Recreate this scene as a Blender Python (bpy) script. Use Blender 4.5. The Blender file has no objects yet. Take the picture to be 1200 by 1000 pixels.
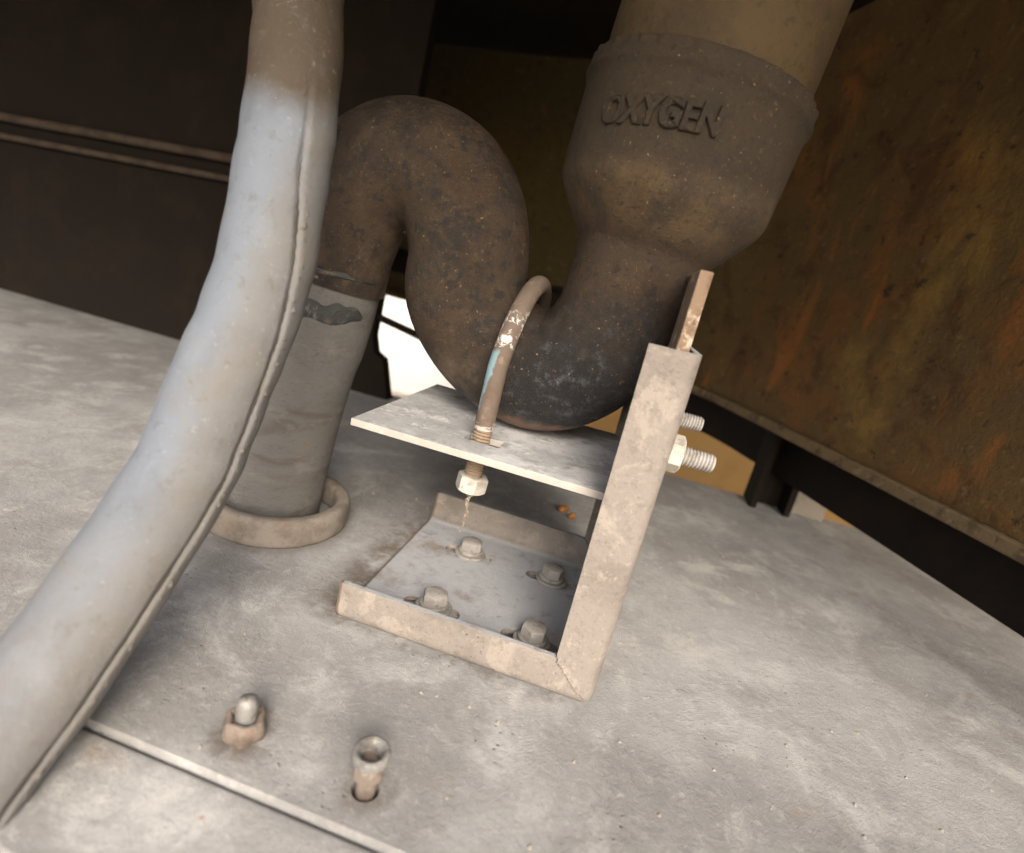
import bpy, bmesh, math, random
from mathutils import Vector, Matrix
from mathutils.geometry import tessellate_polygon

# ------------------------------------------------------------------ camera, sky, sun, exposure
S = bpy.context.scene
C = S.collection
cam_d = bpy.data.cameras.new('camera')
cam = bpy.data.objects.new('camera', cam_d)
C.objects.link(cam)
def look(yaw, pitch, roll):
    f = Vector((math.sin(yaw)*math.cos(pitch), math.cos(yaw)*math.cos(pitch), -math.sin(pitch)))
    r = Vector((math.cos(yaw), -math.sin(yaw), 0)); u = r.cross(f)
    c, s = math.cos(roll), math.sin(roll)
    return c*r + s*u, -s*r + c*u, f
R_, U_, F_ = look(-0.1614671, 0.2569502, 0.2375614)
cp = Vector((-0.033411, -0.263328, 0.208461))
cam.matrix_world = Matrix(((R_.x, U_.x, -F_.x, cp.x), (R_.y, U_.y, -F_.y, cp.y), (R_.z, U_.z, -F_.z, cp.z), (0, 0, 0, 1)))
cam_d.sensor_width = 36.0
cam_d.lens = 664.25/1200*36.0
cam_d.clip_start = 0.01
cam_d.clip_end = 500
cam_d.dof.use_dof = True
cam_d.dof.focus_distance = 0.335
cam_d.dof.aperture_fstop = 5.6
S.camera = cam
S.render.resolution_x, S.render.resolution_y = 1024, 853

SUN_EL, SUN_AZ = math.radians(34), math.radians(160)      # azimuth clockwise from +Y: from the front, behind the camera
W = bpy.data.worlds.new('World'); S.world = W; W.use_nodes = True
nt = W.node_tree
sky = nt.nodes.new('ShaderNodeTexSky'); sky.sky_type = 'NISHITA'; sky.sun_disc = False
sky.sun_elevation = SUN_EL; sky.sun_rotation = SUN_AZ
sky.dust_density = 5.0; sky.air_density = 1.0; sky.ozone_density = 1.0
bg = nt.nodes['Background']; bg.inputs['Strength'].default_value = 0.15
nt.links.new(sky.outputs[0], bg.inputs[0])
sun_d = bpy.data.lights.new('sun', 'SUN'); sun_d.energy = 1.1; sun_d.angle = math.radians(26); sun_d.color = (1.0, 0.965, 0.915)
sun = bpy.data.objects.new('sun', sun_d); C.objects.link(sun)
sd = Vector((math.sin(SUN_AZ)*math.cos(SUN_EL), math.cos(SUN_AZ)*math.cos(SUN_EL), math.sin(SUN_EL)))
sun.rotation_euler = sd.to_track_quat('Z', 'Y').to_euler()
S.view_settings.view_transform = 'Standard'; S.view_settings.look = 'None'
S.view_settings.exposure = 1.35; S.view_settings.gamma = 1.0
S.cycles.max_bounces = 6; S.cycles.diffuse_bounces = 5

random.seed(7)
PI = math.pi
# ------------------------------------------------------------------ materials
def hexc(h):
    h = h.lstrip('#'); o = []
    for i in (0, 2, 4):
        c = int(h[i:i+2], 16)/255
        o.append(c/12.92 if c <= 0.04045 else ((c+0.055)/1.055)**2.4)
    return (*o, 1)
class Mat:
    def __init__(s, name, base, rough=0.85, metal=0.0, spec=0.3):
        s.m = bpy.data.materials.new(name); s.m.use_nodes = True
        s.t = s.m.node_tree; s.n = s.t.nodes; s.l = s.t.links
        s.b = s.n['Principled BSDF']; s.b.inputs['Roughness'].default_value = rough
        s.b.inputs['Metallic'].default_value = metal; s.b.inputs['Specular IOR Level'].default_value = spec
        s.tc = s.n.new('ShaderNodeTexCoord'); s.co = s.tc.outputs['Object']
        rgb = s.n.new('ShaderNodeRGB'); rgb.outputs[0].default_value = base if len(base) == 4 else (*base, 1)
        s.col = rgb.outputs[0]; s.h = None; s.rough = None
    def noise(s, scale, detail=6, rough=0.6, dist=0.0, off=(0, 0, 0), stretch=(1, 1, 1)):
        mp = s.n.new('ShaderNodeMapping'); mp.inputs['Location'].default_value = off; mp.inputs['Scale'].default_value = stretch
        s.l.new(s.co, mp.inputs[0])
        n = s.n.new('ShaderNodeTexNoise'); n.inputs['Scale'].default_value = scale; n.inputs['Detail'].default_value = detail
        n.inputs['Roughness'].default_value = rough; n.inputs['Distortion'].default_value = dist
        s.l.new(mp.outputs[0], n.inputs['Vector']); return n.outputs['Fac']
    def voro(s, scale, feature='F1', off=(0, 0, 0)):
        mp = s.n.new('ShaderNodeMapping'); mp.inputs['Location'].default_value = off; s.l.new(s.co, mp.inputs[0])
        n = s.n.new('ShaderNodeTexVoronoi'); n.feature = feature; n.inputs['Scale'].default_value = scale
        s.l.new(mp.outputs[0], n.inputs['Vector']); return n.outputs['Distance']
    def ramp(s, f, lo, hi, a=0.0, b=1.0):
        n = s.n.new('ShaderNodeMapRange'); n.clamp = True; n.interpolation_type = 'SMOOTHSTEP'
        n.inputs[1].default_value = lo; n.inputs[2].default_value = hi; n.inputs[3].default_value = a; n.inputs[4].default_value = b
        s.l.new(f, n.inputs[0]); return n.outputs[0]
    def math(s, op, a, b=None):
        n = s.n.new('ShaderNodeMath'); n.operation = op
        for i, v in enumerate((a, b)):
            if v is None: continue
            if isinstance(v, (int, float)): n.inputs[i].default_value = v
            else: s.l.new(v, n.inputs[i])
        return n.outputs[0]
    def axis(s, i, wobble=0.0, wscale=60):
        sp = s.n.new('ShaderNodeSeparateXYZ'); s.l.new(s.co, sp.inputs[0]); v = sp.outputs[i]
        if wobble:
            v = s.math('ADD', v, s.math('MULTIPLY', s.math('SUBTRACT', s.noise(wscale, 7, 0.65), 0.5), wobble))
        return v
    def up(s, i=2):
        g = s.n.new('ShaderNodeNewGeometry'); sp = s.n.new('ShaderNodeSeparateXYZ'); s.l.new(g.outputs['Normal'], sp.inputs[0]); return sp.outputs[i]
    def mix(s, color, fac, amt=1.0):
        n = s.n.new('ShaderNodeMix'); n.data_type = 'RGBA'
        if amt != 1.0: fac = s.math('MULTIPLY', fac, amt)
        s.l.new(fac, n.inputs[0]); s.l.new(s.col, n.inputs[6])
        n.inputs[7].default_value = color if len(color) == 4 else (*color, 1)
        s.col = n.outputs[2]; return s
    def patch(s, color, scale, lo, hi, amt=1.0, detail=7, rough=0.62, dist=0.0, off=(0, 0, 0), stretch=(1, 1, 1)):
        return s.mix(color, s.ramp(s.noise(scale, detail, rough, dist, off, stretch), lo, hi), amt)
    def bump(s, f, dist):
        n = s.n.new('ShaderNodeBump'); n.inputs['Distance'].default_value = dist; n.inputs['Strength'].default_value = 1.0
        s.l.new(f, n.inputs['Height'])
        if s.h is not None: s.l.new(s.h, n.inputs['Normal'])
        s.h = n.outputs[0]; return s
    def done(s):
        s.l.new(s.col, s.b.inputs['Base Color'])
        if s.h is not None: s.l.new(s.h, s.b.inputs['Normal'])
        if s.rough is not None: s.l.new(s.rough, s.b.inputs['Roughness'])
        return s.m

# deck: mild steel under a thick coat of pale dust
m = Mat('deck_dust', (0.335, 0.333, 0.328), 0.9, spec=0.2)
m.patch((0.23, 0.226, 0.221), 5, 0.42, 0.60, 0.85, detail=4, off=(2.3, 0.4, 0))
m.patch((0.205, 0.200, 0.194), 11, 0.44, 0.66, 0.75, detail=10, rough=0.7, dist=0.4)
m.patch((0.47, 0.463, 0.45), 18, 0.48, 0.68, 0.65, detail=11, rough=0.72, dist=0.4, off=(3, 1, 0))
m.patch((0.22, 0.20, 0.185), 46, 0.54, 0.70, 0.42, detail=10, rough=0.75, off=(7, 2, 0))
m.patch((0.26, 0.215, 0.175), 24, 0.58, 0.70, 0.6, detail=8, rough=0.7, off=(12, 2, 0))
m.patch((0.52, 0.51, 0.49), 120, 0.53, 0.68, 0.42, detail=9, rough=0.78)
m.patch((0.17, 0.155, 0.145), 260, 0.56, 0.70, 0.40, detail=7, rough=0.75)
m.patch((0.50, 0.49, 0.47), 30, 0.57, 0.66, 0.28, detail=9, rough=0.7, off=(1, 4, 0), stretch=(1.0, 0.25, 1))
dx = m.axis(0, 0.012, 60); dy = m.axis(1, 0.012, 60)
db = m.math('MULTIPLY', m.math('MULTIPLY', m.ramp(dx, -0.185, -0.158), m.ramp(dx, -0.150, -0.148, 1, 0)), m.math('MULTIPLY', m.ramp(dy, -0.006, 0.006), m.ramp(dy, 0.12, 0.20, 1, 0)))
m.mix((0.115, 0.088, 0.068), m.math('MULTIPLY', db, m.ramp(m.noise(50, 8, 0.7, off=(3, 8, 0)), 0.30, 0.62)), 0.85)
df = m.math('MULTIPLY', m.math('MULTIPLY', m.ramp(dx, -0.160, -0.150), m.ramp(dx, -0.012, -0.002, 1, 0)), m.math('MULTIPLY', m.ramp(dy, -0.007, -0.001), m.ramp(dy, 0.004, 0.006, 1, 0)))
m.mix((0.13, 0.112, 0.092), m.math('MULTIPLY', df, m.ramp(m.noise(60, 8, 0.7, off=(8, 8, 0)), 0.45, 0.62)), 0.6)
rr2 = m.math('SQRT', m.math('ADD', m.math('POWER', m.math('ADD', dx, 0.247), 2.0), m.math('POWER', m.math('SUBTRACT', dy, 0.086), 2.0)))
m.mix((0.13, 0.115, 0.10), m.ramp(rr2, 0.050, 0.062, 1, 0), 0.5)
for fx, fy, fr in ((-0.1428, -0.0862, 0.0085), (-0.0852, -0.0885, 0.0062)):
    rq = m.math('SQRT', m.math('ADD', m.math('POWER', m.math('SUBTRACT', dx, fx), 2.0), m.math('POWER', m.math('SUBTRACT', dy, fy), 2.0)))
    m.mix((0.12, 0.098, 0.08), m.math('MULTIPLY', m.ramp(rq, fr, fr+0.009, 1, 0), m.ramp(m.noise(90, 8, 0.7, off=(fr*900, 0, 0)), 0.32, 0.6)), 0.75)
pit = m.ramp(m.voro(230), 0.10, 0.22, 1, 0)
pit = m.math('MULTIPLY', pit, m.ramp(m.noise(18, 4, 0.6, off=(5, 5, 0)), 0.54, 0.68))
m.mix((0.08, 0.07, 0.065), pit, 0.6)
m.mix((0.30, 0.13, 0.05), m.math('MULTIPLY', m.ramp(m.voro(60, off=(2, 0, 0)), 0.03, 0.07, 1, 0), m.ramp(m.noise(25, 2, off=(9, 0, 0)), 0.55, 0.6)), 0.6)
m.patch((0.54, 0.52, 0.49), 300, 0.55, 0.72, 0.55, detail=8, rough=0.8, off=(2, 9, 0))
m.patch((0.11, 0.10, 0.09), 700, 0.60, 0.74, 0.5, detail=4, rough=0.7)
m.bump(m.noise(60, 5), 0.0010); m.bump(m.noise(320, 8, 0.78), 0.0008); m.bump(m.noise(1300, 3, 0.6), 0.0003)
m.bump(m.math('SUBTRACT', 1.0, pit), 0.0006)
DECK = m.done()

# bracket: hot rolled steel, taupe dust
def bracket_mat(name, base, dark, light):
    m = Mat(name, base, 0.88, spec=0.2)
    m.patch(dark, 20, 0.46, 0.64, 0.75, dist=0.5)
    m.patch(light, 30, 0.53, 0.60, 0.75, detail=10, rough=0.7, dist=0.5, off=(4, 1, 2))
    m.patch(dark, 120, 0.50, 0.66, 0.65, detail=9, rough=0.75, off=(1, 6, 0))
    m.patch(tuple(c*0.45 for c in dark), 420, 0.55, 0.70, 0.55, detail=6, rough=0.75)
    m.patch(tuple(min(0.75, c*1.3) for c in light), 330, 0.55, 0.70, 0.50, detail=8, rough=0.75, off=(3, 3, 3))
    m.mix(tuple(c*0.3 for c in dark), m.math('MULTIPLY', m.ramp(m.voro(170), 0.08, 0.16, 1, 0), m.ramp(m.noise(40, 4, off=(2, 7, 1)), 0.55, 0.62)), 0.7)
    m.bump(m.noise(120, 6, 0.65), 0.0007); m.bump(m.noise(800, 6, 0.75), 0.0004)
    return m
m = bracket_mat('bracket_steel', (0.225, 0.200, 0.178), (0.155, 0.136, 0.121), (0.30, 0.264, 0.228))
m.mix((0.35, 0.36, 0.375), m.math('MULTIPLY', m.ramp(m.up(), 0.80, 0.97), m.ramp(m.noise(26, 8, 0.65, off=(0, 3, 8)), 0.30, 0.48)), 0.9)
m.mix((0.19, 0.18, 0.172), m.math('MULTIPLY', m.ramp(m.up(), 0.80, 0.97), m.ramp(m.noise(60, 10, 0.75, 0.4, off=(4, 3, 8)), 0.54, 0.66)), 0.7)
m.mix((0.10, 0.068, 0.045), m.ramp(m.axis(0, 0.0015, 200), -0.1478, -0.1492), 0.85)
BRACKET = m.done()
m = bracket_mat('shelf_steel', (0.38, 0.383, 0.385), (0.27, 0.27, 0.27), (0.48, 0.482, 0.485))
m.patch((0.60, 0.60, 0.60), 13, 0.47, 0.62, 0.8, detail=12, rough=0.74, off=(0.3, 2.2, 0))
m.patch((0.68, 0.68, 0.67), 60, 0.55, 0.62, 0.7, detail=10, rough=0.75, off=(4.3, 2.2, 0))
m.patch((0.20, 0.195, 0.19), 26, 0.56, 0.68, 0.7, detail=10, rough=0.74, off=(2.3, 5.2, 0))
m.patch((0.12, 0.115, 0.11), 140, 0.58, 0.68, 0.5, detail=9, rough=0.75, off=(5, 5, 5))
m.mix((0.36, 0.32, 0.28), m.ramp(m.up(1), -0.9, -0.5, 1, 0), 0.8)
SHELF = m.done()
m = Mat('rusty_edge_steel', (0.20, 0.14, 0.095), 0.8)
m.patch((0.12, 0.07, 0.04), 60, 0.5, 0.65, 0.8); m.patch((0.48, 0.40, 0.32), 90, 0.55, 0.65, 0.8)
m.bump(m.noise(300, 5), 0.0006); RUSTPLATE = m.done()

# the pipe: dark scale, brown dust, soot and rust
m = Mat('pipe_scale', (0.043, 0.026, 0.013), 0.62, spec=0.45)
m.patch((0.016, 0.012, 0.009), 20, 0.44, 0.62, 0.8, detail=10, rough=0.7, dist=0.3)
m.patch((0.072, 0.046, 0.024), 30, 0.48, 0.68, 0.65, detail=10, rough=0.7, dist=0.5, off=(2, 2, 2))
m.patch((0.11, 0.052, 0.018), 30, 0.60, 0.74, 0.3, dist=0.8, off=(6, 1, 0))
m.patch((0.012, 0.010, 0.009), 120, 0.52, 0.60, 0.8, detail=10, rough=0.72, off=(2, 7, 3))
m.patch((0.105, 0.072, 0.042), 320, 0.55, 0.66, 0.6, detail=8, rough=0.75, off=(5, 2, 9))
m.mix((0.17, 0.125, 0.08), m.math('MULTIPLY', m.ramp(m.axis(0, 0.03, 60), 0.055, 0.04), m.ramp(m.noise(55, 9, 0.75, 0.6, off=(7, 7, 2), stretch=(1, 1, 0.45)), 0.52, 0.64)), 0.55)
# soot black part of the lower bend
zz = m.axis(2, 0.035, 45); xx = m.axis(0, 0.06, 45)
soot = m.math('MULTIPLY', m.ramp(zz, 0.145, 0.222, 1, 0), m.ramp(xx, 0.118, 0.178))
m.mix((0.011, 0.011, 0.012), soot, 0.95)
m.mix((0.085, 0.090, 0.098), m.math('MULTIPLY', soot, m.ramp(m.noise(80, 10, 0.78, off=(1, 0, 3)), 0.50, 0.64)), 0.75)  # blue-grey patches over the soot paint in a sky sheen
m.mix((0.075, 0.074, 0.073), m.math('MULTIPLY', soot, m.ramp(m.noise(330, 7, 0.78, off=(1, 4, 3)), 0.58, 0.66)), 0.6)
# pinkish rust along the bottom where it sits on the shelf
zl = m.axis(2, 0.016, 90)
m.mix((0.22, 0.13, 0.085), m.math('MULTIPLY', m.ramp(zl, 0.1215, 0.1275, 1, 0), m.ramp(m.axis(2), 0.095, 0.10)), 0.85)
m.mix((0.26, 0.20, 0.155), m.math('MULTIPLY', m.ramp(m.axis(2, 0.03, 80), 0.135, 0.16, 1, 0), m.math('MULTIPLY', m.ramp(xx, 0.14, 0.115), m.ramp(m.axis(2), 0.095, 0.10))), 0.38)
m.mix((0.012, 0.011, 0.010), m.ramp(m.math('MULTIPLY', m.ramp(m.noise(330, 5, 0.7), 0.57, 0.66), m.ramp(m.noise(45, 3, off=(3, 3, 0)), 0.42, 0.6)), 0.2, 0.8), 0.8)
m.mix((0.32, 0.20, 0.085), m.ramp(m.noise(480, 3, 0.6, off=(3, 3, 3)), 0.675, 0.72), 0.75)
m.bump(m.noise(90, 6, 0.65), 0.0014); m.bump(m.noise(420, 8, 0.82), 0.0018); m.bump(m.noise(1500, 2), 0.0003)
m.rough = m.ramp(m.noise(60, 8, 0.7), 0.35, 0.65, 0.34, 0.68)
PIPE = m.done()
m = Mat('bell_scale', (0.064, 0.041, 0.019), 0.72, spec=0.4)
m.patch((0.028, 0.021, 0.014), 26, 0.46, 0.62, 0.7, dist=0.4)
m.patch((0.108, 0.071, 0.034), 24, 0.52, 0.66, 0.6, detail=10, rough=0.7, off=(2, 5, 2))
m.mix((0.021, 0.015, 0.008), m.ramp(m.axis(2, 0.010, 40), 0.034, 0.043), 0.68)  # cylinder darkened above the shoulder, painting in the bounce light on the cone
m.mix((0.036, 0.023, 0.013), m.ramp(m.axis(2, 0.014, 45), 0.016, 0.000), 0.9)
m.patch((0.014, 0.011, 0.009), 300, 0.53, 0.62, 0.7, detail=8, rough=0.78)
m.patch((0.14, 0.092, 0.045), 360, 0.57, 0.66, 0.55, detail=8, rough=0.78, off=(3, 1, 1))
m.mix((0.34, 0.21, 0.09), m.ramp(m.noise(520, 3, 0.6, off=(3, 3, 3)), 0.685, 0.73), 0.7)
m.bump(m.noise(360, 8, 0.8), 0.0013); m.bump(m.noise(60, 5), 0.0006)
BELL = m.done()
m = Mat('standpipe_dust', (0.128, 0.123, 0.116), 0.88, spec=0.2)
m.patch((0.085, 0.075, 0.066), 26, 0.46, 0.66, 0.8, dist=0.4, stretch=(1, 1, 2.5))
m.patch((0.19, 0.172, 0.152), 40, 0.54, 0.70, 0.6, off=(3, 0, 1), stretch=(1, 1, 2.0))
m.patch((0.085, 0.075, 0.065), 300, 0.56, 0.70, 0.6, detail=6, stretch=(1, 1, 2))
m.patch((0.20, 0.11, 0.05), 33, 0.62, 0.74, 0.4, off=(9, 0, 1))
m.bump(m.noise(200, 6, 0.7, stretch=(1, 1, 2.4)), 0.0009); m.bump(m.noise(900, 4, 0.7), 0.0004)
STAND = m.done()
m = Mat('tape_bitumen', (0.030, 0.032, 0.031), 0.6, spec=0.4)
m.patch((0.12, 0.12, 0.115), 60, 0.54, 0.64, 0.8, detail=9, rough=0.7, dist=1.0)
m.patch((0.17, 0.13, 0.095), 30, 0.52, 0.66, 0.8, off=(1, 1, 6))
m.bump(m.noise(90, 6, 0.7, 1.0), 0.0016); TAPE = m.done()
m = Mat('collar_rust_dust', (0.20, 0.175, 0.148), 0.9, spec=0.2)
m.patch((0.12, 0.10, 0.082), 36, 0.48, 0.66, 0.8); m.patch((0.27, 0.24, 0.205), 60, 0.54, 0.68, 0.6, off=(1, 2, 3))
m.patch((0.19, 0.13, 0.085), 44, 0.60, 0.72, 0.35, off=(6, 2, 3)); m.patch((0.09, 0.08, 0.07), 420, 0.60, 0.70, 0.6, detail=4)
m.bump(m.noise(260, 6, 0.7), 0.0009); COLLAR = m.done()

# hose
m = Mat('hose_rubber', (0.142, 0.162, 0.192), 0.58, spec=0.35)
m.patch((0.105, 0.117, 0.138), 20, 0.46, 0.66, 0.7, dist=0.4)
m.patch((0.180, 0.202, 0.235), 28, 0.54, 0.70, 0.6, off=(2, 2, 0))
m.mix((0.058, 0.041, 0.024), m.ramp(m.axis(2, 0.03, 30), 0.155, 0.175), 0.95)  # upper hose browner and darker: overhead shade painted into the colour
m.patch((0.145, 0.135, 0.115), 26, 0.53, 0.66, 0.4, off=(8, 2, 1))
m.mix((0.135, 0.120, 0.098), m.ramp(m.axis(0, 0.012, 40), 0.004, 0.020), 0.6)
m.patch((0.09, 0.08, 0.07), 160, 0.56, 0.68, 0.5, detail=8, rough=0.75)
m.patch((0.085, 0.08, 0.075), 70, 0.56, 0.68, 0.55, detail=10, rough=0.75, off=(4, 4, 4), stretch=(1, 1, 0.5))
m.patch((0.27, 0.275, 0.28), 330, 0.58, 0.68, 0.45, detail=7, rough=0.75)
m.mix((0.16, 0.14, 0.112), m.ramp(m.axis(2, 0.05, 25), 0.03, -0.06), 0.35)
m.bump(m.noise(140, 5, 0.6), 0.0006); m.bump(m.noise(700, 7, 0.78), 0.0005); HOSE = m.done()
m = Mat('hose_seam_dirt', (0.13, 0.122, 0.108), 0.85)
m.patch((0.10, 0.09, 0.075), 120, 0.48, 0.62, 0.8); m.bump(m.noise(300, 4), 0.0006); SEAM = m.done()
m = Mat('crack_dirt', (0.045, 0.038, 0.032), 0.95); CRACK = m.done()

# fasteners
m = Mat('bolt_dust', (0.262, 0.245, 0.222), 0.85, spec=0.25)
m.patch((0.15, 0.138, 0.125), 110, 0.48, 0.64, 0.8); m.patch((0.34, 0.32, 0.295), 150, 0.55, 0.66, 0.6, off=(3, 3, 3))
m.patch((0.10, 0.08, 0.07), 500, 0.60, 0.70, 0.6, detail=4); m.bump(m.noise(420, 5), 0.0006); BOLT = m.done()
m = Mat('zinc_nut', (0.43, 0.41, 0.365), 0.5, spec=0.45)
m.patch((0.25, 0.22, 0.175), 90, 0.48, 0.64, 0.75, detail=9, rough=0.72); m.patch((0.10, 0.09, 0.07), 420, 0.64, 0.70, 0.7, detail=3)
m.bump(m.noise(300, 5), 0.0003); ZINC = m.done()
m = Mat('stud_grey', (0.40, 0.39, 0.375), 0.55, metal=0.25, spec=0.4)
m.patch((0.24, 0.21, 0.18), 160, 0.48, 0.64, 0.7); m.bump(m.noise(600, 4), 0.0003); STUD = m.done()
m = Mat('rod_paint', (0.120, 0.092, 0.073), 0.75, spec=0.3)
m.patch((0.10, 0.068, 0.048), 60, 0.48, 0.64, 0.7); m.patch((0.22, 0.165, 0.128), 130, 0.54, 0.66, 0.6, off=(1, 5, 0))
fl = m.noise(75, 6, 0.6, 0.6, off=(0.4, 0, 0.2))
band = m.math('MULTIPLY', m.ramp(m.axis(2, 0.012, 90), 0.044, 0.047), m.ramp(m.axis(2, 0.010, 90), 0.082, 0.079))
side = m.ramp(m.math('SUBTRACT', m.axis(0, 0.006, 110), m.math('MULTIPLY', m.math('SUBTRACT', m.axis(2), 0.075), 0.12)), -0.0002, -0.0016)
m.mix((0.17, 0.275, 0.31), m.math('MULTIPLY', m.math('MULTIPLY', band, side), m.ramp(m.noise(160, 6, 0.65, 0.8, off=(3, 3, 0)), 0.30, 0.40)), 0.95)
wb = m.math('MULTIPLY', m.ramp(m.axis(2, 0.01, 120), 0.082, 0.084), m.ramp(m.axis(2, 0.01, 120), 0.106, 0.101))
m.mix((0.66, 0.65, 0.63), m.math('MULTIPLY', wb, m.ramp(m.noise(140, 7, 0.65, 1.0, off=(2, 0, 1)), 0.51, 0.57)), 0.7)
wb2 = m.math('MULTIPLY', m.ramp(m.axis(2, 0.01, 120), 0.020, 0.023), m.ramp(m.axis(2, 0.01, 120), 0.040, 0.036))
m.mix((0.42, 0.39, 0.36), m.math('MULTIPLY', wb2, m.ramp(m.noise(140, 7, 0.65, 1.0, off=(5, 0, 1)), 0.48, 0.55)), 0.85)
m.bump(m.noise(240, 5), 0.0005); ROD = m.done()
m = Mat('thread_rust', (0.24, 0.18, 0.135), 0.7, spec=0.3)
m.patch((0.15, 0.085, 0.045), 120, 0.50, 0.64, 0.8); m.bump(m.noise(600, 4), 0.0003); THREAD = m.done()
m = Mat('old_stud', (0.22, 0.215, 0.205), 0.55, metal=0.35)
m.patch((0.34, 0.32, 0.29), 130, 0.50, 0.62, 0.7); m.patch((0.10, 0.085, 0.07), 160, 0.52, 0.64, 0.7, off=(2, 2, 2)); m.bump(m.noise(500, 4), 0.0005); OLDSTUD = m.done()
m = Mat('old_nut', (0.175, 0.142, 0.118), 0.85)
m.patch((0.09, 0.068, 0.054), 90, 0.46, 0.62, 0.8); m.patch((0.29, 0.25, 0.215), 120, 0.56, 0.66, 0.7, off=(1, 1, 4)); m.patch((0.28, 0.12, 0.06), 100, 0.6, 0.7, 0.6, off=(7, 1, 4))
m.bump(m.noise(300, 5, 0.7), 0.0010); OLDNUT = m.done()
m = Mat('twine', (0.30, 0.25, 0.195), 0.9); m.patch((0.13, 0.10, 0.075), 300, 0.45, 0.6, 0.8); TWINE = m.done()
m = Mat('seed_husk', (0.42, 0.19, 0.06), 0.6); m.patch((0.22, 0.09, 0.03), 200, 0.48, 0.6, 0.8); m.bump(m.noise(500, 3), 0.0005); HUSK = m.done()
m = Mat('pebble', (0.26, 0.225, 0.19), 0.9); m.bump(m.noise(700, 3), 0.0004); PEBBLE = m.done()

# surroundings
m = Mat('tank_plate', (0.11, 0.068, 0.024), 0.8, spec=0.3)
m.patch((0.17, 0.075, 0.020), 8, 0.48, 0.66, 0.85, dist=0.4)
m.patch((0.075, 0.036, 0.014), 18, 0.50, 0.64, 0.8, dist=0.8, off=(3, 1, 0))
m.patch((0.36, 0.22, 0.05), 5, 0.52, 0.74, 0.75, dist=0.2, off=(6, 3, 1))
m.patch((0.28, 0.105, 0.022), 22, 0.58, 0.70, 0.6, dist=0.5, off=(1, 3, 6), stretch=(1, 1, 0.3))
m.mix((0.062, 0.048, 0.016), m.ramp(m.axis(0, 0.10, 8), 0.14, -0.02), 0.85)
m.patch((0.020, 0.013, 0.009), 70, 0.58, 0.66, 0.75, detail=9, rough=0.7, off=(1, 8, 1))
m.patch((0.22, 0.145, 0.06), 110, 0.58, 0.68, 0.45, detail=8)
m.bump(m.noise(60, 7, 0.7), 0.003); m.bump(m.noise(260, 6, 0.7), 0.0012); TANK = m.done()
m = Mat('tank_rim', (0.17, 0.12, 0.065), 0.9)
m.patch((0.07, 0.045, 0.025), 60, 0.48, 0.64, 0.8); m.patch((0.28, 0.21, 0.12), 90, 0.56, 0.68, 0.6)
m.bump(m.noise(180, 7, 0.75), 0.003); RIM = m.done()
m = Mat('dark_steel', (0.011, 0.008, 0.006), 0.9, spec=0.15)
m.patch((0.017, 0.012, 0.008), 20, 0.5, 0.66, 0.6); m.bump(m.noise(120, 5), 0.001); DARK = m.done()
m = Mat('conduit_grime', (0.055, 0.04, 0.028), 0.85); m.patch((0.03, 0.02, 0.015), 40, 0.45, 0.6, 0.8); CONDUIT = m.done()
m = Mat('ochre_plaster', (0.42, 0.26, 0.10), 0.9); m.patch((0.33, 0.19, 0.07), 6, 0.45, 0.65, 0.7); OCHRE = m.done()
m = Mat('daylight_white', (0.80, 0.79, 0.75), 0.9); m.patch((0.74, 0.72, 0.67), 3, 0.45, 0.65, 0.8); WHITE = m.done()
m = Mat('dusty_grey_steel', (0.22, 0.195, 0.165), 0.9); m.patch((0.12, 0.10, 0.08), 30, 0.48, 0.66, 0.8); m.bump(m.noise(150, 5), 0.001); GREYST = m.done()
m = Mat('ground_sand', (0.40, 0.34, 0.27), 0.95); m.patch((0.29, 0.24, 0.18), 0.9, 0.45, 0.62, 0.8); m.patch((0.46, 0.40, 0.33), 6, 0.5, 0.66, 0.6)
m.bump(m.noise(9, 8, 0.7), 0.02); SAND = m.done()
m = Mat('upper_pipe_paint', (0.060, 0.040, 0.017), 0.8); m.patch((0.04, 0.026, 0.013), 26, 0.44, 0.62, 0.8); m.patch((0.03, 0.02, 0.012), 200, 0.56, 0.66, 0.6); m.bump(m.noise(300, 5), 0.0008); UPPER = m.done()

# ------------------------------------------------------------------ mesh helpers
def obj(name, verts, faces, mat, parent=None, origin=(0, 0, 0), angle=35, bevel=0, seg=2):
    o3 = Vector(origin)
    me = bpy.data.meshes.new(name)
    me.from_pydata([tuple(Vector(v) - o3) for v in verts], [], faces)
    bm = bmesh.new(); bm.from_mesh(me)
    bmesh.ops.remove_doubles(bm, verts=bm.verts, dist=1e-6)
    bmesh.ops.recalc_face_normals(bm, faces=bm.faces)
    bm.to_mesh(me); bm.free()
    for p in me.polygons: p.use_smooth = True
    me.set_sharp_from_angle(angle=math.radians(angle))
    me.materials.append(mat)
    o = bpy.data.objects.new(name, me); C.objects.link(o)
    if parent is not None:
        o.parent = parent; o.location = o3 - Vector(parent['base'])
        if parent.parent is not None: pass
    else:
        o.location = o3
    o['base'] = list(o3)
    if bevel:
        b = o.modifiers.new('edge', 'BEVEL'); b.width = bevel; b.segments = seg; b.limit_method = 'ANGLE'; b.angle_limit = math.radians(40); b.harden_normals = False
    return o
def tag(o, label=None, cat=None, group=None, kind=None):
    if label: o['label'] = label
    if cat: o['category'] = cat
    if group: o['group'] = group
    if kind: o['kind'] = kind
    return o
def thing(name, loc, label, cat, group=None):
    o = bpy.data.objects.new(name, None); C.objects.link(o); o.location = loc; o.empty_display_size = 0.01
    o['base'] = list(loc); return tag(o, label, cat, group)
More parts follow.
